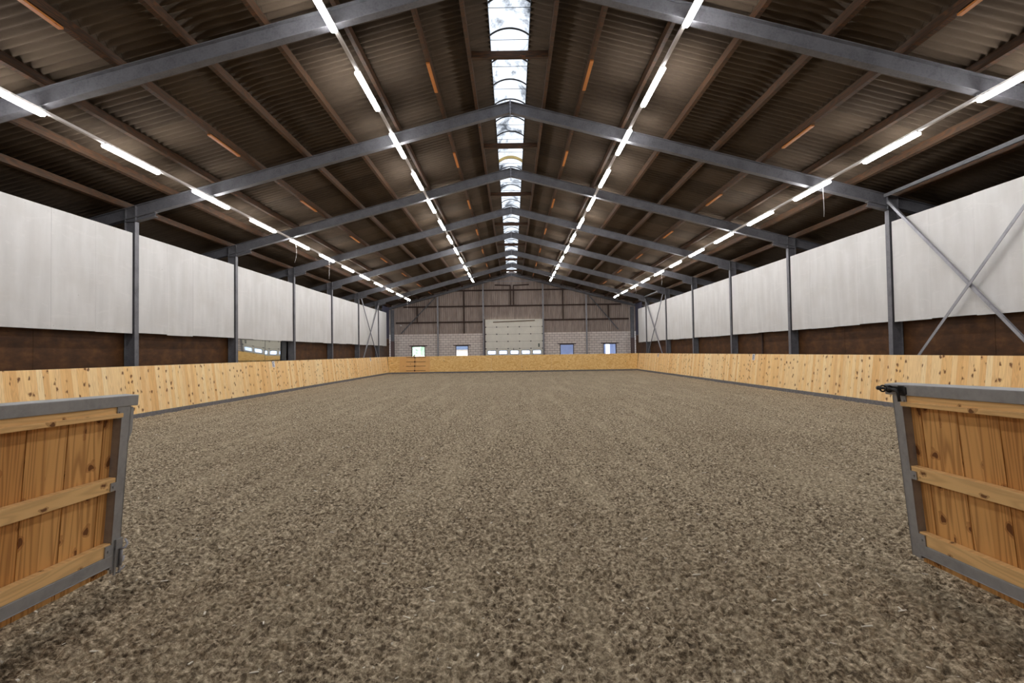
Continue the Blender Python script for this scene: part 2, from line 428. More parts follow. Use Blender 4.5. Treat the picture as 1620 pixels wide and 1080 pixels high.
# purlins
PX = [.95, 1.88, 3.18, 4.48, 5.82, 7.14, 8.45, 9.68, 11.0, 12.75]
for sgn in (-1, 1):
    side = 'left' if sgn < 0 else 'right'
    for i, px in enumerate(PX):
        x = sgn*px; zb = rt(px)+.001
        root = empty('purlin', (x, 0, zb), '%s roof purlin on the %s slope, %s from the ridge' % ('dark brown timber', side, nth(i).replace('nearest','first')), 'purlin', 'purlins of the %s roof slope' % side)
        mb = MB(); w = .038
        slope = -sgn*RS
        for j in range(len(FY)+1):      # one timber per bay, lapped over each rafter
            ya = -6.3 if j == 0 else FY[j-1]+.002; yb = 43.9 if j == len(FY) else FY[j]
            off = .0 if j % 2 else .0
            xa, xb = x-w+off, x+w+off
            mb.hexa([(xa,ya,zb+slope*(-w)),(xb,ya,zb+slope*w),(xb,yb,zb+slope*w),(xa,yb,zb+slope*(-w)),
                     (xa,ya,zb+PUR+slope*(-w)),(xb,ya,zb+PUR+slope*w),(xb,yb,zb+PUR+slope*w),(xa,yb,zb+PUR+slope*(-w))])
            
        mb.build('timber', M['purlin'], root, off=(x,0,zb))
        if i in (1, 5):
            for ya in FY[:-1]:
                m2 = MB(); s0 = 2.2 if i == 1 else 2.6; xx = x - sgn*.0
                m2.box(xx-.040, xx+.040, ya+s0, ya+s0+1.25, zb-.035-.014, zb-.014)
                so = m2.build('splice_board', M['splice'], root, off=(x,0,zb)); so['label'] = 'pale orange new timber splice'
# steel eave rails in the two braced bays, right side
for (ya, yb, lab) in ((3.8, FY[2]-.1, 'thin grey steel rail along the roof edge over the nearest right panel'), (FY[6]+.1, FY[7]-.1, 'thin grey steel rail along the roof edge in the far braced bay at the right')):
    mb = MB(); mb.bar((CX-.12, ya, rt(CX)-.06), (CX-.12, yb, rt(CX)-.06), .05, .09)
    tag(mb.build('eave_rail', M['frame_steel']), lab, 'rail')

# ridge cross beams, one in each bay
for i, ya in enumerate([6.2]+[y+2.5 for y in FY[1:-1]]):
    mb = MB(); mb.box(-.90, .90, ya-.045, ya+.045, rt(.95)-.02, rt(.95)+.14)
    tag(mb.build('cross_beam', M['purlin']), 'timber beam across the ridge skylight, %s from the camera' % nth(i).replace('nearest','first'), 'beam', 'timber beams across the skylight')

# ------------------------------------------------------------------ ridge skylight (window_5)
sky = empty('window_5', (0,0,8.9)); struct(sky, 'arched translucent ridge skylight')
SPR = 8.99; RISE = .17; HWD = .47
def arc(n=12, r=0):
    R = (HWD**2+RISE**2)/(2*RISE); zc = SPR+RISE-R; a0 = math.asin(HWD/R)
    return [((R+r)*math.sin(a0*(2*k/n-1)), zc+(R+r)*math.cos(a0*(2*k/n-1))) for k in range(n+1)]
def off(p, o=(0,0,8.9)): return p
mb = MB(); A = arc()
for ya in np.arange(-6, 44, 1.05):
    yb = ya+1.045; b = len(mb.v)
    for (x, z) in A: mb.v.append((x, ya, z)); mb.v.append((x, yb, z))
    for k in range(len(A)-1): mb.f.append((b+2*k, b+2*k+1, b+2*k+3, b+2*k+2))
gz = mb.build('glazing', M['poly'], sky, off=(0,0,8.9), smooth=True)
s2 = gz.modifiers.new('t', 'SOLIDIFY'); s2.thickness = .004
for sgn in (-1, 1):
    mb = MB(); mb.box(sgn*.45, sgn*.475, -6, 44, sheet(.45)-.0, SPR+.01); mb.build('kerb_frame', M['dark'], sky, off=(0,0,8.9))
y = -.4
ribys = [10.05+1.05*k for k in range(-10, 32)]
for yy in ribys:
    if yy < 4: continue
    if yy > 43: break
    mb = MB(); a = arc(14, -.012); mb.tube([(x, yy, z) for x, z in a], .021, 6)
    mb.build('arch_rib', M['black_steel'], sky, off=(0,0,8.9))
    mb = MB(); mb.tube([(-.46, yy-.02, SPR-.13), (.46, yy-.02, SPR-.13)], .006, 6); mb.build('tie_rod', M['black_steel'], sky, off=(0,0,8.9))
mb = MB(); a = arc(14, -.03); aa = [(x, z-.10) for x, z in a]
for k in range(14):
    mb.hexa([(aa[k][0],18.35,aa[k][1]),(aa[k+1][0],18.35,aa[k+1][1]),(aa[k+1][0],18.41,aa[k+1][1]),(aa[k][0],18.41,aa[k][1]),
             (a[k][0],18.35,a[k][1]),(a[k+1][0],18.35,a[k+1][1]),(a[k+1][0],18.41,a[k+1][1]),(a[k][0],18.41,a[k][1])])
o = mb.build('arch_board', simple('yellow_board', (214,186,120), .1), sky, off=(0,0,8.9)); o['label'] = 'yellow timber arch board'

# ------------------------------------------------------------------ portal frames
def ibeam_y(mb, x0, x1, z0, z1, yc, w=.15, tf=.014, tw=.01):
    """vertical I column: flanges face +-x, web between"""
    s = 1 if x1 > x0 else -1
    mb.box(x0, x0+s*tf, yc-w/2, yc+w/2, z0, z1); mb.box(x1-s*tf, x1, yc-w/2, yc+w/2, z0, z1)
    mb.box(x0+s*tf, x1-s*tf, yc-tw/2, yc+tw/2, z0, z1)
for i, y in enumerate(FY):
    gable = y > 43; d = .22 if gable else .33
    lab = 'grey steel portal frame, %s counting from the camera' % nth(i).replace('nearest', 'first') if not gable else 'grey steel portal frame against the far gable wall'
    root = empty('portal_frame', (0, y, 0), lab, 'portal frame', 'steel portal frames of the hall')
    O = (0, y, 0)
    for sgn in (-1, 1):
        # column
        if gable:
            mb = MB(); ibeam_y(mb, sgn*CX, sgn*(CX+.30), 2.75, rt(CX)-.35, y, .2); mb.build('column', M['frame_steel'], root, off=O)
            mb = MB(); mb.box(sgn*(CX-.01), sgn*(CX+.31), y-.11, y+.11, 0, 2.75); so = mb.build('column_casing', M['brown_steel'], root, off=O); so['label'] = 'dark brown casing of the lower column'
        else:
            mb = MB(); ibeam_y(mb, sgn*CX, sgn*(CX+.30), 0, rt(CX)-.44, y); ibeam_y(mb, sgn*(CX+.285), sgn*(CX+.30), rt(CX)-.44, rt(CX+.3)-.02, y)
            mb.box(sgn*CX, sgn*(CX+.29), y-.075, y+.075, rt(CX)-.47, rt(CX)-.455)
            mb.box(sgn*(CX+.0), sgn*(CX+.29), y-.006, y+.006, rt(CX)-.455, rt(CX+.3)-.02)
            mb.box(sgn*(CX-.006), sgn*(CX+.006), y-.075, y+.075, rt(CX)-.44, rt(CX)-.005)
            mb.build('column', M['frame_steel'], root, off=O)
        # rafter (runs on beyond the column to the eave)
        mb = MB(); w = .16; xa, xb = .012, EAVE; tf = .016
        def seg(xa, xb, u0, u1, w, mb=mb, sgn=sgn, y=y):
            P = [(sgn*xa, y-w/2, rt(xa)-u1), (sgn*xb, y-w/2, rt(xb)-u1), (sgn*xb, y+w/2, rt(xb)-u1), (sgn*xa, y+w/2, rt(xa)-u1),
                 (sgn*xa, y-w/2, rt(xa)-u0), (sgn*xb, y-w/2, rt(xb)-u0), (sgn*xb, y+w/2, rt(xb)-u0), (sgn*xa, y+w/2, rt(xa)-u0)]
            if sgn < 0: P = [P[1],P[0],P[3],P[2],P[5],P[4],P[7],P[6]]
            mb.hexa(P)
        seg(xa, xb, 0, tf, w); seg(xa, xb, d-tf, d, w); seg(xa, xb, tf, d-tf, .010)
        mb.build('rafter', M['frame_steel'], root, off=O)
        if not gable:
            # haunch: a short stub of I beam under the rafter at the knee
            mb = MB(); x1, x0 = CX, CX-.55
            def seg2(x0, x1, u0, u1, w, mb=mb, sgn=sgn, y=y):
                P = [(sgn*x0, y-w/2, rt(x0)-u1), (sgn*x1, y-w/2, rt(x1)-u1), (sgn*x1, y+w/2, rt(x1)-u1), (sgn*x0, y+w/2, rt(x0)-u1),
                     (sgn*x0, y-w/2, rt(x0)-u0), (sgn*x1, y-w/2, rt(x1)-u0), (sgn*x1, y+w/2, rt(x1)-u0), (sgn*x0, y+w/2, rt(x0)-u0)]
                if sgn < 0: P = [P[1],P[0],P[3],P[2],P[5],P[4],P[7],P[6]]
                mb.hexa(P)
            seg2(x0, x1, d+.001, d+.011, .15); seg2(x0, x1, d+.115, d+.127, .15); seg2(x0+.01, x1, d+.011, d+.115, .009)
            mb.build('haunch', M['frame_steel'], root, off=O)
    mb = MB(); mb.box(-.014, .014, y-.095, y+.09, APEX-d-.06, APEX+.03)
    for zz in (.06, .16, .26):
        if not gable:
            for yy in (-.055, .055): mb.box(-.03, .03, y+yy-.012, y+yy+.012, APEX-zz-.012, APEX-zz+.012)
    mb.build('ridge_plate', M['steel'], root, off=O)

# ------------------------------------------------------------------ walls behind
def wallbox(name, a, mat, label):
    mb = MB(); mb.box(*a); return struct(mb.build(name, mat), label)
def corr_wall_side(sgn):
    mb = MB(); X = sgn*EAVE
    segs = [(-6.4, 39.6, 0, 5.3), (39.6, 43.2, 0, .9), (39.6, 43.2, 3.6, 5.3), (43.2, 44.1, 0, 5.3)]
    for (a, b, z0, z1) in segs: mb.box(X, X+sgn*.06, a, b, z0, z1)
    struct(mb.build('wall_left' if sgn < 0 else 'wall_right', M['aisle']), 'dark outer wall of the %s aisle' % ('left' if sgn < 0 else 'right'))
corr_wall_side(-1); corr_wall_side(1)
mb = MB(); mb.box(-14, 14, -6.5, -6.4, 0, 5.2); mb.hexa([(-14,-6.5,5.2),(14,-6.5,5.2),(14,-6.4,5.2),(-14,-6.4,5.2),(-.5,-6.5,9),(.5,-6.5,9),(.5,-6.4,9),(-.5,-6.4,9)])
struct(mb.build('wall_near', M['clad']), 'wall behind the camera')

# gable wall with openings
WIN = [(-9.19, -7.95), (-5.19, -4.02), (4.29, 5.56), (8.22, 9.42)]; WZ = (.95, 2.27)
DX0, DX1, DZ = -2.46, 2.76, 4.60; BT = 3.36
mb = MB(); xs = sorted([-13.6, DX0, DX1, 13.6] + [v for p in WIN for v in p])
for a, b in zip(xs[:-1], xs[1:]):
    if (a, b) == (DX0, DX1): continue
    if (a, b) in WIN: mb.box(a, b, YG, YG+.2, 0, WZ[0]); mb.box(a, b, YG, YG+.2, WZ[1], BT)
    else: mb.box(a, b, YG, YG+.2, 0, BT)
struct(mb.build('wall_far', M['block']), 'pale concrete block base of the far gable wall')
# corrugated vertical cladding above
def clad(x0, x1, zlow):
    mb = MB(); P = .19; xs = []
    k = math.floor(x0/P)
    x = k*P
    prof = [(0, 0), (.03, -.03), (.095, -.03), (.125, 0)]
    while x < x1:
        for (dx, dy) in prof:
            if x0 <= x+dx <= x1: xs.append((x+dx, dy))
        x += P
    xs = [(x0, 0)] + xs + [(x1, 0)]
    if x0 < 0 < x1: xs = sorted(xs+[(0.0, 0)])
    b = len(mb.v)
    for (x, dy) in xs:
        mb.v.append((x, YG+.14+dy, zlow)); mb.v.append((x, YG+.14+dy, sheet(x)+.05))
    for i in range(len(xs)-1): mb.f.append((b+2*i, b+2*i+2, b+2*i+3, b+2*i+1))
    return mb
mb = clad(-13.6, DX0, BT); m2 = clad(DX0, DX1, DZ); m3 = clad(DX1, 13.6, BT)
for q in (m2, m3):
    n = len(mb.v); mb.v += q.v; mb.f += [tuple(n+i for i in f) for f in q.f]
struct(mb.build('wall_far', M['clad']), 'brown-grey ribbed cladding of the far gable above the blocks')

# windows
looks = ['green trees', 'a brick house', 'a blue-grey wall', 'a blue and white building']
for i, (a, b) in enumerate(WIN):
    w = empty('window_%d' % (i+1), ((a+b)/2, YG+.1, WZ[0])); struct(w, 'brown framed window in the block wall looking out on %s' % looks[i])
    O = ((a+b)/2, YG+.1, WZ[0])
    mb = MB(); t_ = .06
    mb.box(a, a+t_, YG-.02, YG+.1, *WZ); mb.box(b-t_, b, YG-.02, YG+.1, *WZ); mb.box(a+t_, b-t_, YG-.02, YG+.1, WZ[1]-.05, WZ[1]); mb.box(a+t_, b-t_, YG-.02, YG+.1, WZ[0], WZ[0]+.06)
    mb.build('window_frame', M['winframe'], w, off=O)
    mb = MB(); mb.box(a+t_, b-t_, YG+.04, YG+.05, WZ[0]+.06, WZ[1]-.05); mb.build('glass_pane', M['glass'], w, off=O)
    mb = MB(); mb.box(a-.20, b+.20, YG-.05, YG-.001, WZ[1]+.0, WZ[1]+.085); mb.build('lintel', M['winframe'], w, off=O)

# sectional door
dr = empty('door_1', (.1, YG, 0)); struct(dr, 'white sectional overhead door with a row of five windows')
O = (.1, YG, 0); seams = [0, .64, 1.29, 1.94, 2.60, 3.26, 3.91, DZ]
WC = [-1.90, -.87, .16, 1.19, 2.20]; yd = YG-.06
for k in range(7):
    z0, z1 = seams[k]+.012, seams[k+1]-.012; mb = MB()
    if k == 2:
        xs = [DX0]+[v for c in WC for v in (c-.36, c+.36)]+[DX1]
        for j in range(len(xs)-1):
            if j % 2: mb.box(xs[j], xs[j+1], yd, yd+.04, z0, 1.44); mb.box(xs[j], xs[j+1], yd, yd+.04, 1.76, z1)
            else: mb.box(xs[j], xs[j+1], yd, yd+.04, z0, z1)
    else: mb.box(DX0, DX1, yd, yd+.04, z0, z1)
    p = mb.build('door_panel', M['door_white'], dr, off=O)
    if k == 2:
        for c in WC:
            m2 = MB(); m2.box(c-.36, c+.36, yd+.015, yd+.025, 1.44, 1.76); pn = m2.build('pane', M['pane'], p)
            pn.location = (-O[0], -O[1], -O[2])
            m3 = MB()   # rounded black gasket
            pts = []
            R = .09; hw, hh = .375, .175
            for (cx, cz, a0) in ((hw-R, hh-R, 0), (-hw+R, hh-R, 90), (-hw+R, -hh+R, 180), (hw-R, -hh+R, 270)):
                for q in range(5):
                    an = math.radians(a0+q*22.5); pts.append((c+cx+R*math.cos(an), yd-.01, 1.60+cz+R*math.sin(an)))
            m3.tube(pts+[pts[0]], .022, 6, False); gk = m3.build('gasket', M['dark'], p); gk.location = (-O[0], -O[1], -O[2])
mb = MB(); mb.box(DX0, DX1, yd+.02, yd+.05, 0, 1.4); mb.box(DX0, DX1, yd+.02, yd+.05, 1.80, DZ); mb.build('seam_backing', M['door_seam'], dr, off=O)
for z in seams[1:-1]:
    for x in [-1.43, -.41, .63, 1.66, DX0+.04, DX1-.04]:
        mb = MB(); mb.box(x-.045, x+.045, yd-.025, yd, z-.045, z+.045); mb.build('hinge', M['dark'], dr, off=O)
for z in (2.14, 2.30):
    mb = MB(); mb.box(2.32, 2.45, yd-.04, yd, z-.06, z+.06); mb.build('lock_box', M['green_dark'], dr, off=O)
mb = MB(); mb.box(.07, .11, yd-.05, yd, 1.78, 1.98); mb.build('handle', M['dark'], dr, off=O)
mb = MB(); mb.bar((-1.75, yd-.04, 4.36), (2.05, yd-.04, 4.48), .05, .09); mb.build('top_strip', M['tan'], dr, off=O)
for x in (DX0-.07, DX1+.07):
    mb = MB(); mb.box(x-.06, x+.06, YG-.12, YG-.005, 0, DZ+.05); mb.build('guide_track', M['brown_steel'], dr, off=O)

# gable posts, girts, timbers, braces
for i, (x, nm) in enumerate([(-6.75,'left of the two left windows gap'),(-2.62,''),(2.80,''),(6.72,'')]):
    lab = ['grey steel gable post between the two left windows','grey steel gable post at the left side of the white door','grey steel gable post at the right side of the white door','grey steel gable post between the two right windows'][i]
    mb = MB(); mb.box(x-.06, x+.06, YG-.25, YG-.13, 0, rt(x)-.24); tag(mb.build('gable_post', M['steel']), lab, 'post', 'gable posts')
gl = []
def girt(x0, x1, z, lab):
    mb = MB(); mb.box(x0, x1, YG-.002, YG+.10, z-.06, z+.06); tag(mb.build('girt', M['girt']), lab, 'girt', 'dark horizontal girts of the far gable')
girt(-10.6, -2.7, 4.42, 'dark timber girt left of the white door at its top level'); girt(2.86, 10.6, 4.52, 'dark timber girt right of the white door at its top level')
girt(-9.9, 9.9, 5.85, 'long dark timber girt one row above the white door'); girt(-5.2, 5.2, 7.28, 'dark timber girt high across the far gable, topmost long one')
for x, z0, z1, lab in ((-8.65, 4.48, 5.79, 'dark vertical timber left of the gable post, beneath the long girt'), (-4.40, 3.36, 7.22, 'tall dark vertical timber between left windows and door'),
                       (4.62, 4.58, 7.22, 'tall dark vertical timber right of the door'), (8.75, 4.58, 5.79, 'short dark vertical timber at far right of the gable')):
    mb = MB(); mb.box(x-.04, x+.04, YG-.05, YG+.09, z0, z1); tag(mb.build('vertical_timber', M['girt']), lab, 'timber', 'vertical timbers of the far gable')
for s, lab in ((-1, 'left'), (1, 'right')):
    mb = MB(); mb.bar((s*.14, YG-.055, 5.92), (s*.14, YG-.055, 7.62), .09, .09, (0,1,0)); mb.bar((s*.10, YG-.055, 7.68), (s*1.55, YG-.055, 7.74), .10, .10)
    tag(mb.build('ridge_bracket', M['girt']), '%s half of the dark T shaped timber below the ridge' % lab, 'timber', 'T shaped timbers under the ridge')
mb = MB(); mb.bar((-2.6, YG-.40, 8.02), (2.7, YG-.40, 8.02), .04, .05); tag(mb.build('tie_bar', M['steel']), 'thin pale tie bar across the far gable under the ridge', 'bar')
for a, b, lab in (((-7.0, 6.75), (-10.1, 3.35), 'left'), ((7.0, 6.75), (9.6, 3.45), 'right')):
    mb = MB(); mb.bar((a[0], YG-.14, a[1]-.1), (b[0], YG-.14, b[1]+.1), .09, .05, (0,1,0)); tag(mb.build('diagonal_brace', M['frame_steel']), 'grey diagonal brace across the %s part of the far gable' % lab, 'brace', 'gable diagonal braces')
mb = MB(); mb.box(-10.2, -10.05, YG-.12, YG-.0, 4.12, 4.24); mb.tube([(-10.12, YG-.12, 4.18), (-10.12, YG-.24, 4.15)], .06, 10); tag(mb.build('camera_box', M['lamp_body']), 'small pale camera on the gable near the left corner', 'camera')

# ------------------------------------------------------------------ side panels, brown boards, mirrors
bays = list(zip(FY[:-1], FY[1:]))
def bayname(i): return ['out-of-view bay beside the gate', 'bay nearest the camera', 'second bay', 'third bay', 'fourth bay', 'fifth bay', 'sixth bay', 'seventh bay at the far end'][i]
for sgn in (-1, 1):
    side = 'left' if sgn < 0 else 'right'
    for i, (a, b) in enumerate(bays):
        ya, yb = a+.085, b-.085
        if i == 7: yb = 41.25
        X = sgn*(CX+.055)
        extra = ''
        if sgn < 0 and i == 3: extra = ' over the mirrors'
        if sgn > 0 and i == 1: extra = ' behind a steel cross brace'
        root = empty('wall_panel', (X, ya, 2.3), 'white painted hanging wall panel, %s side, %s%s' % (side, bayname(i), extra), 'wall panel', 'white wall panels on the %s side' % side)
        nb = 4 if i < 7 else 2; wd = (yb-ya)/nb
        for k in range(nb):
            mb = MB(); rr = random.Random(i*10+k+(50 if sgn > 0 else 0)); z0 = 2.30+rr.uniform(-.018, .018); z1 = 5.14+rr.uniform(-.008, .008)
            dx = sgn*rr.uniform(0, .004)
            mb.box(X+dx, X+dx+sgn*.012, ya+k*wd+.0015, ya+(k+1)*wd-.0015, z0, z1)
            for (fy, fz) in ((.06, .08), (.5, .07), (.94, .08), (.06, 2.74), (.5, 2.77), (.94, 2.74)):
                yy = ya+(k+fy)*wd; zz = 2.3+fz
                mb.box(X+dx-sgn*.004, X+dx, yy-.012, yy+.012, zz-.012, zz+.012)
            mb.build('board', M['panel'], root, off=(X, ya, 2.3))
        # brown board wall behind
        if True:
            xb = sgn*(CX+(.40 if sgn < 0 and i == 3 else .32)); yb2 = min(b, 43.2)
            root = empty('brown_board', (xb, a, 0), 'brown faced plywood boarding low on the %s wall, %s' % (side, bayname(i)), 'boarding', 'brown boards low on the %s wall' % side)
            cut = a+2.35 if not (sgn > 0 and i == 3) else a+2.6
            for (c0, c1) in ((a, min(cut, yb2)-.004), (cut+.004, yb2)):
                if c1-c0 < .2: continue
                mb = MB(); mb.box(xb, xb+sgn*.018, c0, c1, 0, 2.95); mb.build('sheet', M['brown_board'], root, off=(xb, a, 0))
            if not (sgn < 0 and i == 3): mb = MB(); mb.box(xb-sgn*.001, xb-sgn*.05, a+.2, yb2-.1, 2.40, 2.52); mb.build('batten', M['side_brown'], root, off=(xb, a, 0))
            if sgn > 0 and i == 3:
                mb = MB(); mb.box(xb-.06, xb-.001, cut-.04, cut+.04, 0, 2.3); mb.build('post', M['girt'], root, off=(xb, a, 0))
for sgn in (-1, 1):
    mb = MB(); X = sgn*(CX+.32); mb.box(X, X+sgn*.018, 41.0, 43.2, 2.96, 5.75)
    struct(mb.build('wall_left' if sgn < 0 else 'wall_right', M['aisle']), 'dark cladding above the brown boards in the far %s corner' % ('left' if sgn < 0 else 'right'))
# mirrors, left wall: two slightly warped sheets leaning a touch into the hall
for k, (ya, yb) in enumerate(((18.98, 21.46), (21.48, 23.58))):
    X = -(CX+.33); me_ = MB(); N = 24; zc = 1.7
    for j in range(N+1):
        for l_ in range(N+1):
            y = ya+(yb-ya)*j/N; z = .9+1.65*l_/N
            if k == 0: gx = .0065*(y-20.2)-.0012*(y-19.6)**2; tau = .032-.0062*(y-19)
            else: gx = -.0100*(y-22.5)-.00205*(y-22.2)**2; tau = .0140
            me_.v.append((X+gx+tau*(z-zc), y, z))
    for j in range(N):
        for l_ in range(N):
            q = j*(N+1)+l_; me_.f.append((q, q+N+1, q+N+2, q+1))
    root = empty('arena_mirror', (X, (ya+yb)/2, .9), ['large arena mirror on the left wall, nearer half of the pair', 'large arena mirror on the left wall, farther half of the pair'][k], 'mirror', 'mirrors on the left wall')
    me_.build('mirror_glass', M['mirror'], root, smooth=True, off=(X, (ya+yb)/2, .9))
    mb = MB()
    for yy in (ya+.1, (ya+yb)/2, yb-.1): mb.box(-(CX+.399), X-.036, yy-.02, yy+.02, .9, 2.55)
    mb.box(-(CX+.399), X-.036, ya, yb, .86, .9); mb.build('backing', M['dark'], root, off=(X, (ya+yb)/2, .9))

# cross braces
def xbrace(sgn, y0, y1, z0, z1, lab):
    O = (sgn*(CX-.06), y0, z0); root = empty('cross_brace', O, lab, 'brace', 'steel cross braces on the side walls')
    for a, b, dx in (((y0, z0), (y1, z1), 0), ((y0, z1), (y1, z0), .045)):
        mb = MB(); X = sgn*(CX-.06-dx)
        mb.bar((X, a[0], a[1]), (X, b[0], b[1]), .07, .012, (1,0,0)); mb.bar((X+sgn*.03, a[0], a[1]+.03), (X+sgn*.03, b[0], b[1]+.03), .012, .06, (1,0,0))
        mb.build('brace_bar', M['steel'], root, off=O)
xbrace(1, FY[1]+.15, FY[2]-.12, .3, 5.70, 'crossed steel braces in front of the nearest right wall panel')
xbrace(1, FY[6]+.1, FY[7]-.1, .6, 5.70, 'crossed steel braces near the far end of the right wall')
xbrace(-1, FY[6]+.1, FY[7]-.1, .6, 5.70, 'crossed steel braces near the far end of the left wall')

# ------------------------------------------------------------------ kickboards and kerbs
def kick_side(sgn):
    mb = MB(); y = Y0; rr = random.Random(11+sgn); zb, zt = .12, KTOP
    while y < YB-.02:
        w = .136; y2 = min(y+w, YB); e = rr.uniform(0, .003)
        xb0, xt0 = sgn*(10.0+e), sgn*(10.15+e); th = sgn*.028
        P = [(xb0, y+.001, zb), (xb0+th, y+.001, zb), (xb0+th, y2-.001, zb), (xb0, y2-.001, zb),
             (xt0, y+.001, zt), (xt0+th, y+.001, zt), (xt0+th, y2-.001, zt), (xt0, y2-.001, zt)]
        if sgn < 0: P = [P[1],P[0],P[3],P[2],P[5],P[4],P[7],P[6]]
        mb.hexa(P); y = y2
    side = 'left' if sgn < 0 else 'right'
    root = empty('kickboard', (sgn*10.1, Y0, 0), 'long leaning kickboard of knotty pine boards along the %s side' % side, 'kickboard', 'kickboards around the arena')
    mb.build('boards', M['pine_wall'], root, off=(sgn*10.1, Y0, 0))
    m2 = MB(); xk = sgn*9.985
    yy = Y0; 
    m2.box(xk, xk+sgn*.09, Y0, YB+.02, -.12, .117)
    o = m2.build('kerb', M['kerb'], bevel=.012); tag(o, 'low grey kerb at the foot of the %s kickboard' % side, 'kerb', 'grey kerbs around the sand')
kick_side(-1); kick_side(1)
root = empty('kickboard', (0, YB, 0), 'plywood kickboard across the far end of the arena', 'kickboard', 'kickboards around the arena')
edges = [-10.14, -9.15, -6.7, -4.2, -1.75, .7, 3.1, 5.6, 8.0, 10.14]
for i, (a, b) in enumerate(zip(edges[:-1], edges[1:])):
    mb = MB(); lb = .0 
    ya, yt = YB, YB+.14
    xa0, xb0 = a+.003, b-.003
    xat = xa0; xbt = xb0
    if i == 0: xa0 = -10.0
    if i == len(edges)-2: xb0 = 10.0
    mb.hexa([(xa0,ya,.12),(xb0,ya,.12),(xb0,ya+.02,.12),(xa0,ya+.02,.12),(xat,yt,KTOP),(xbt,yt,KTOP),(xbt,yt+.02,KTOP),(xat,yt+.02,KTOP)])
    p = mb.build('plywood_sheet', M['ply_smooth'] if i == 1 else M['ply'], root, off=(0, YB, 0))
    if i == 1:
        p['label'] = 'smooth sheet with four dark horizontal slots'
        for q, zz in enumerate((.24, .60, .95, 1.30)):
            f = (zz-.12)/(KTOP-.12); yf = ya+.14*f
            m2 = MB(); m2.box(-8.62, -7.05, yf-.012, yf+.0, zz-.016, zz+.016); m2.box(-7.98, -7.88, yf-.016, yf, zz-.05, zz+.05)
            s = m2.build('strap', M['side_brown'], p); s.location = (0, -YB, 0)
        m2 = MB(); m2.bar((-7.93, ya-.004, .15), (-7.93, ya+.136, 1.34), .02, .01, (0,1,0)); s = m2.build('joint_strip', M['side_brown'], p); s.location = (0, -YB, 0)
mb = MB(); mb.box(-9.99, 9.99, YB-.03, YB+.06, -.12, .117); o = mb.build('kerb', M['kerb'], bevel=.012); tag(o, 'low grey kerb at the foot of the far plywood kickboard', 'kerb', 'grey kerbs around the sand')

# arena letters: strokes as small boxes on a 5x7 pattern
FONT = {'E': ['11111','1....','1....','1111.','1....','1....','11111'], 'B': ['1111.','1...1','1...1','1111.','1...1','1...1','1111.'],
        'H': ['1...1','1...1','1...1','11111','1...1','1...1','1...1'], 'M': ['1...1','11.11','1.1.1','1.1.1','1...1','1...1','1...1']}
def plate(sgn, y, ch, lab):
    zt = KTOP-.005; zb = zt-.25; fx = lambda z: sgn*(10.0+.15*(z-.12)/(KTOP-.12)) - sgn*.012
    root = empty('arena_letter', (fx(zb), y, zb), lab, 'letter sign', 'arena letter signs'); O = (fx(zb), y, zb)
    mb = MB(); P = [(fx(zb), y-.10, zb), (fx(zb)+sgn*.008, y-.10, zb), (fx(zb)+sgn*.008, y+.10, zb), (fx(zb), y+.10, zb),
                    (fx(zt), y-.10, zt), (fx(zt)+sgn*.008, y-.10, zt), (fx(zt)+sgn*.008, y+.10, zt), (fx(zt), y+.10, zt)]
    if sgn < 0: P = [P[1],P[0],P[3],P[2],P[5],P[4],P[7],P[6]]
    mb.hexa(P).build('sign_plate', M['plate'], root, off=O)
    mb = MB(); cw = .026; chh = .026
    for r, row in enumerate(FONT[ch]):
        for c_, v in enumerate(row):
            if v != '1': continue
            # reads left to right for someone inside the arena
            yy = y + sgn*-1*((c_-2)*cw) ; zz = zt-.035-(r+.5)*chh
            mb.box(fx(zz)-sgn*.003, fx(zz)+sgn*.004, yy-cw*.5, yy+cw*.5, zz-chh*.5, zz+chh*.5)
    mb.build('letter', M['letter'], root, off=O)
plate(-1, 20.42, 'E', 'white sign with black letter on the left kickboard below the mirrors')
plate(1, 20.40, 'B', 'white sign with black letter halfway along the right kickboard')
plate(-1, 34.4, 'H', 'small white sign at the far end of the left kickboard')
plate(1, 33.75, 'M', 'small white sign at the far end of the right kickboard')

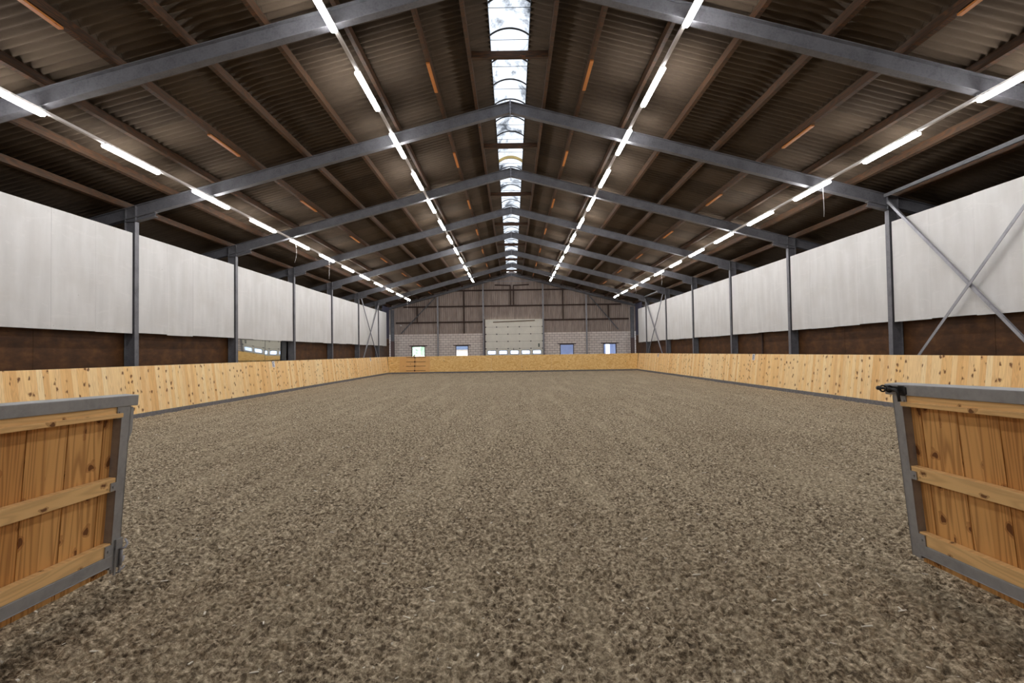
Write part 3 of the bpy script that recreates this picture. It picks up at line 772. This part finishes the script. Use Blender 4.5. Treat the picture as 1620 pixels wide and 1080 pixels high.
# ------------------------------------------------------------------ gates
def gate(sgn):
    side = 'left' if sgn < 0 else 'right'
    YF = 3.36; L = 2.78; DR = .026
    O = Vector((sgn*2.84, YF-L, .10))
    root = empty('gate', O, 'open %s hand gate of pine boards in a galvanised steel frame' % side, 'gate', 'open wooden gates at the arena entrance')
    # l from free end (0) back to the hinge, h height, d towards the middle of the opening
    lean, xbase = (.078, 2.835) if sgn < 0 else (.095, 2.748)
    def P(l, h, d):
        z = h + .012 + DR*l
        x = xbase - lean*(h-.12)
        nx, nz = -math.cos(math.atan(lean)), -math.sin(math.atan(lean))
        return (sgn*(x + nx*d), YF-l, z + nz*d)
    def bx(mb, l0, l1, h0, h1, d0, d1):
        Q = [P(l0,h0,d0),P(l1,h0,d0),P(l1,h0,d1),P(l0,h0,d1),P(l0,h1,d0),P(l1,h1,d0),P(l1,h1,d1),P(l0,h1,d1)]
        if sgn > 0: Q = [Q[1],Q[0],Q[3],Q[2],Q[5],Q[4],Q[7],Q[6]]
        mb.hexa(Q)
    # boards, each an island
    mb = MB(); l = .02; rr = random.Random(5+sgn); j = 0
    while l < L-.01:
        w = .129+rr.uniform(-.003, .003); e = (j % 2)*.004
        bx(mb, l+.001, min(l+w-.001, L), .118, 1.27, -.025-e, -e); l += w; j += 1
    mb.build('boards', M['pine_gate'], root, off=O)
    for (h0, h1, nm) in ((1.19, 1.262, 'upper'), (.695, .785, 'middle'), (.262, .345, 'lower')):
        mb = MB(); bx(mb, .075, L-.06, h0, h1, .003, .05)
        if h0 > 1: bx(mb, .075, L-.06, h0, h0+.03, .05, .068)
        mb.build('rail', M['pine_rail'], root, off=O, bevel=.003)
    mb = MB(); bx(mb, -.055, L, 1.262, 1.335, -.035, .062); 
    r = mb.build('top_rail', M['gate_steel'], root, off=O, bevel=.004)
    mb = MB(); bx(mb, .06, L-.05, .185, .262, .003, .058); bx(mb, .06, L-.05, .185, .191, .0, .06)
    mb.build('bottom_rail', M['gate_steel'], root, off=O, bevel=.003)
    mb = MB(); bx(mb, .0, .075, .165, 1.262, .048, .056); bx(mb, .0, .008, .165, 1.262, -.03, .056); bx(mb, .069, .075, .165, 1.19, .0, .05)
    bx(mb, .075, .115, 1.185, 1.262, .051, .058); bx(mb, .075, .12, .700, .755, .051, .058); bx(mb, .075, .125, .262, .335, .051, .058)
    for (l_, h_) in ((.095, 1.225), (.10, .728), (.10, .30)): bx(mb, l_-.007, l_+.007, h_-.007, h_+.007, .058, .064)
    mb.build('stile', M['gate_steel'], root, off=O)
    mb = MB(); bx(mb, L-.06, L, .10, 1.262, .0, .056); mb.build('hinge_stile', M['gate_steel'], root, off=O)
    if sgn < 0:
        # rounded strike plate near the top
        mb = MB(); pts = [(-.005, 1.25), (-.05, 1.25), (-.06, 1.235), (-.06, 1.08), (-.045, 1.045), (-.005, 1.045)]
        mb.prism(pts, lambda p: P(p[0], p[1], .022), lambda p: P(p[0], p[1], .030)); mb.build('strike_plate', M['gate_steel'], root, off=O)
        mb = MB(); bx(mb, -.02, .0, 1.02, 1.10, .0, .045); mb.build('strike_hinge', M['gate_steel'], root, off=O)
        # bottom latch: two plates, a staple and a drop bolt
        mb = MB(); bx(mb, -.006, .050, .29, .36, .058, .068); bx(mb, .036, .050, .12, .30, .058, .068); bx(mb, -.006, .006, .12, .30, .058, .068)
        mb.build('latch_plate', M['gate_steel'], root, off=O)
        mb = MB(); bx(mb, -.030, -.008, .10, .355, -.01, .0); mb.build('latch_plate', M['gate_steel'], root, off=O)
        mb = MB(); mb.tube([P(.030, .29, .075), P(.016, .30, .105), P(-.02, .315, .09), P(-.05, .33, .05)], .007, 8)
        mb.tube([P(.022, .285, .085), P(.022, .18, .085)], .009, 8)
        mb.tube([P(.03, .17, .07), P(-.02, .20, .07), P(-.05, .215, .05)], .005, 8); mb.tube([P(.03, .13, .07), P(-.02, .145, .07), P(-.06, .14, .05)], .005, 8)
        mb.build('drop_bolt', M['steel'], root, off=O, smooth=True)
    else:
        mb = MB(); bx(mb, -.050, .115, 1.285, 1.322, .062, .069)
        pts = [(.115, 1.328), (.135, 1.318), (.135, 1.275), (.12, 1.262), (.075, 1.262), (.075, 1.328)]
        mb.prism(pts, lambda p: P(p[0], p[1], .062), lambda p: P(p[0], p[1], .069)); mb.build('bolt_plate', M['black_steel'], root, off=O)
        mb = MB(); ln = [P(-.080, 1.308, .088), P(-.03, 1.308, .088), P(.065, 1.303, .088), P(.085, 1.298, .089), P(.095, 1.283, .090), P(.097, 1.26, .090), P(.097, 1.225, .088)]
        mb.tube(ln, .0095, 12)
        mb.build('slide_bolt', M['black_steel'], root, off=O, smooth=True)
        for lc in (-.035, .022):
            mb = MB(); ring = [P(lc, 1.306+.021*math.sin(q*math.pi/6), .088+.021*math.cos(q*math.pi/6)) for q in range(13)]
            mb.tube(ring, .006, 6, False); mb.build('bolt_staple', M['black_steel'], root, off=O, smooth=True)
        mb = MB(); mb.tube([P(-.082, 1.308, .088), P(-.060, 1.308, .088)], .015, 10)
        mb.build('bolt_tip', M['black_steel'], root, off=O, smooth=True)
    # hinge post beside the gate (just outside the frame)
    mb = MB(); mb.box(sgn*2.88, sgn*3.0, YF-L-.20, YF-L-.06, 0, 1.5)
    tag(mb.build('gate_post', M['gate_steel']), 'steel hinge post of the %s gate, outside the picture' % side, 'post', 'gate hinge posts')
gate(-1); gate(1)

# ------------------------------------------------------------------ lights
ROWS = [(-8.50, 6.08, 'outer left'), (-3.20, 7.535, 'inner left'), (3.20, 7.535, 'inner right'), (8.50, 6.08, 'outer right')]
LY = [7.13+2.853*k for k in range(-3, 12)]; LL = 1.56
first = None
for (x, z, nm) in ROWS:
    mb = MB(); mb.box(x-.033, x+.033, -1.6, 40.2, z, z+.05)
    root = empty('light_track', (x, -1.6, z), 'long pale lamp track carrying the %s row of lamps' % nm, 'lamp track', 'lamp tracks under the rafters')
    mb.build('track', M['rail'], root, off=(x, -1.6, z))
    for y in FY:
        if y > 40: continue
        mb = MB(); zz = rt(x)-.336
        if zz-(z+.05) > .01: mb.tube([(x, y, z+.05), (x, y, zz-.01)], .008, 6); mb.build('hanger', M['steel'], root, off=(x, -1.6, z))
    for k, y in enumerate(LY):
        if first is None:
            r = empty('strip_lamp', (x, y, z)); O = (x, y, z)
            mb = MB(); mb.box(x-.045, x+.045, y, y+LL, z-.020, z-.001); h = mb.build('housing', M['lamp_body'], r, off=O)
            mb = MB(); w1, w2 = .058, .045
            mb.prism([(-.047, -.002), (-w1, -.028), (-w1, -.055), (-.035, -.078), (.035, -.078), (w1, -.055), (w1, -.028), (.047, -.002)], lambda p: (x+p[0], y+.015, z+p[1]), lambda p: (x+p[0], y+LL-.015, z+p[1]))
            dd = mb.build('diffuser', M['lamp'], r, off=O)
            first = (r, h, dd); cur = r
        else:
            r = first[0].copy(); COL.objects.link(r); r.location = (x, y, z)
            for ch in first[1:]:
                c2 = ch.copy(); COL.objects.link(c2); c2.parent = r
            cur = r
        vis = k-3
        if vis < 0: lab = 'strip lamp of the %s row, above the camera out of the picture' % nm
        else: lab = 'glowing strip lamp, %s in view from the camera in the %s row' % (nth(vis).replace('nearest','first'), nm)
        tag(cur, lab, 'lamp', 'strip lamps of the %s row' % nm)

# hanging cables
def cable(x, y, z0, ln, lab, wob=.04):
    pts = [(x+wob*math.sin(t*3.3)*t, y+.5*wob*math.sin(t*5), z0-ln*t) for t in [i/8 for i in range(9)]]
    mb = MB(); mb.tube(pts, .006, 6); tag(mb.build('hanging_cable', M['cable'], smooth=True), lab, 'cable', 'loose cables hanging from the lamp tracks')
cable(-8.5, 18.9, 6.082, .85, 'pale cable hanging from the outer left lamp row, nearest one', .08)
cable(-8.5, 22.4, 6.082, .95, 'straight pale cable hanging from the outer left lamp row, second from the camera', .02)
cable(-8.5, 39.2, 6.082, .9, 'pale cable hanging from the last lamp of the outer left row', .02)
cable(8.5, 13.1, 6.082, .92, 'pale cable hanging from the outer right lamp row, nearest one', .02)
cable(8.5, 27.4, 6.082, .8, 'pale cable hanging from the outer right lamp row, middle one', .03)
cable(8.5, 33.2, 6.082, .6, 'pale cable hanging from the outer right lamp row, farthest one', .08)

# ------------------------------------------------------------------ outside
mb = MB(); mb.box(-60, 60, 44.3, 110, -.4, -.1); struct(mb.build('ground_outside', M['grass']), 'pale grass outside the far gable')
def blob(mb, c, r, seed):
    rr = random.Random(seed); n = 10; m = 7; b = len(mb.v)
    for i in range(m+1):
        for j in range(n):
            th = math.pi*i/m; ph = 2*math.pi*j/n; q = r*(1+rr.uniform(-.28, .22)) 
            if i in (0, m): q = r
            mb.v.append((c[0]+q*math.sin(th)*math.cos(ph), c[1]+q*math.sin(th)*math.sin(ph), c[2]+q*math.cos(th)))
    for i in range(m):
        for j in range(n): mb.f.append((b+i*n+j, b+(i+1)*n+j, b+(i+1)*n+(j+1)%n, b+i*n+(j+1)%n))
for q, (x, y, h, lab) in enumerate([(-12.7, 62, 6.0, 'green tree outside, seen at the left in the leftmost window'), (-11.3, 64, 4.5, 'green tree outside, seen at the right in the leftmost window'), (-8.0, 78, 4.2, 'green tree behind the brick house in the second window')]):
    root = empty('tree', (x, y, -.1), lab, 'tree', 'trees outside the far windows')
    mb = MB(); mb.tube([(x, y, -.15), (x+.1, y, h*.5), (x, y, h*.8)], .14, 8); mb.build('trunk', M['bark'], root, off=(x, y, -.1))
    mb = MB(); rr = random.Random(q)
    for k in range(46):
        a = rr.uniform(0, 6.28); e = rr.uniform(0, 1); blob(mb, (x+math.cos(a)*1.3*e, y+math.sin(a)*1.3*e, h*rr.uniform(.22, 1)), rr.uniform(.22, .5), q*100+k)
    mb.build('crown', M['leaf'], root, off=(x, y, -.1))
root = empty('house', (-7, 70, -.1), 'brick house with dark roof seen through the second window from left', 'house')
mb = MB(); mb.box(-10.5, -3.5, 70, 75, -.1, 2.1); mb.build('wall', M['house'], root, off=(-7, 70, -.1))
mb = MB(); mb.prism([(69.6, 2.1), (75.4, 2.1), (72.5, 3.3)], lambda p: (-10.7, p[0], p[1]), lambda p: (-3.3, p[0], p[1])); mb.build('roof', M['house_roof'], root, off=(-7, 70, -.1))
root = empty('shed', (8, 47, -.1), 'blue-grey building seen through the two right windows', 'building')
mb = MB(); mb.box(3.2, 8.95, 46.6, 47, -.1, 4.4); mb.box(9.42, 10.6, 46.6, 47, -.1, 4.4); mb.build('wall', M['shed'], root, off=(8, 47, -.1))
mb = MB(); mb.box(8.95, 9.42, 46.7, 46.9, -.1, 1.25); mb.build('parapet', M['shed_light'], root, off=(8, 47, -.1))
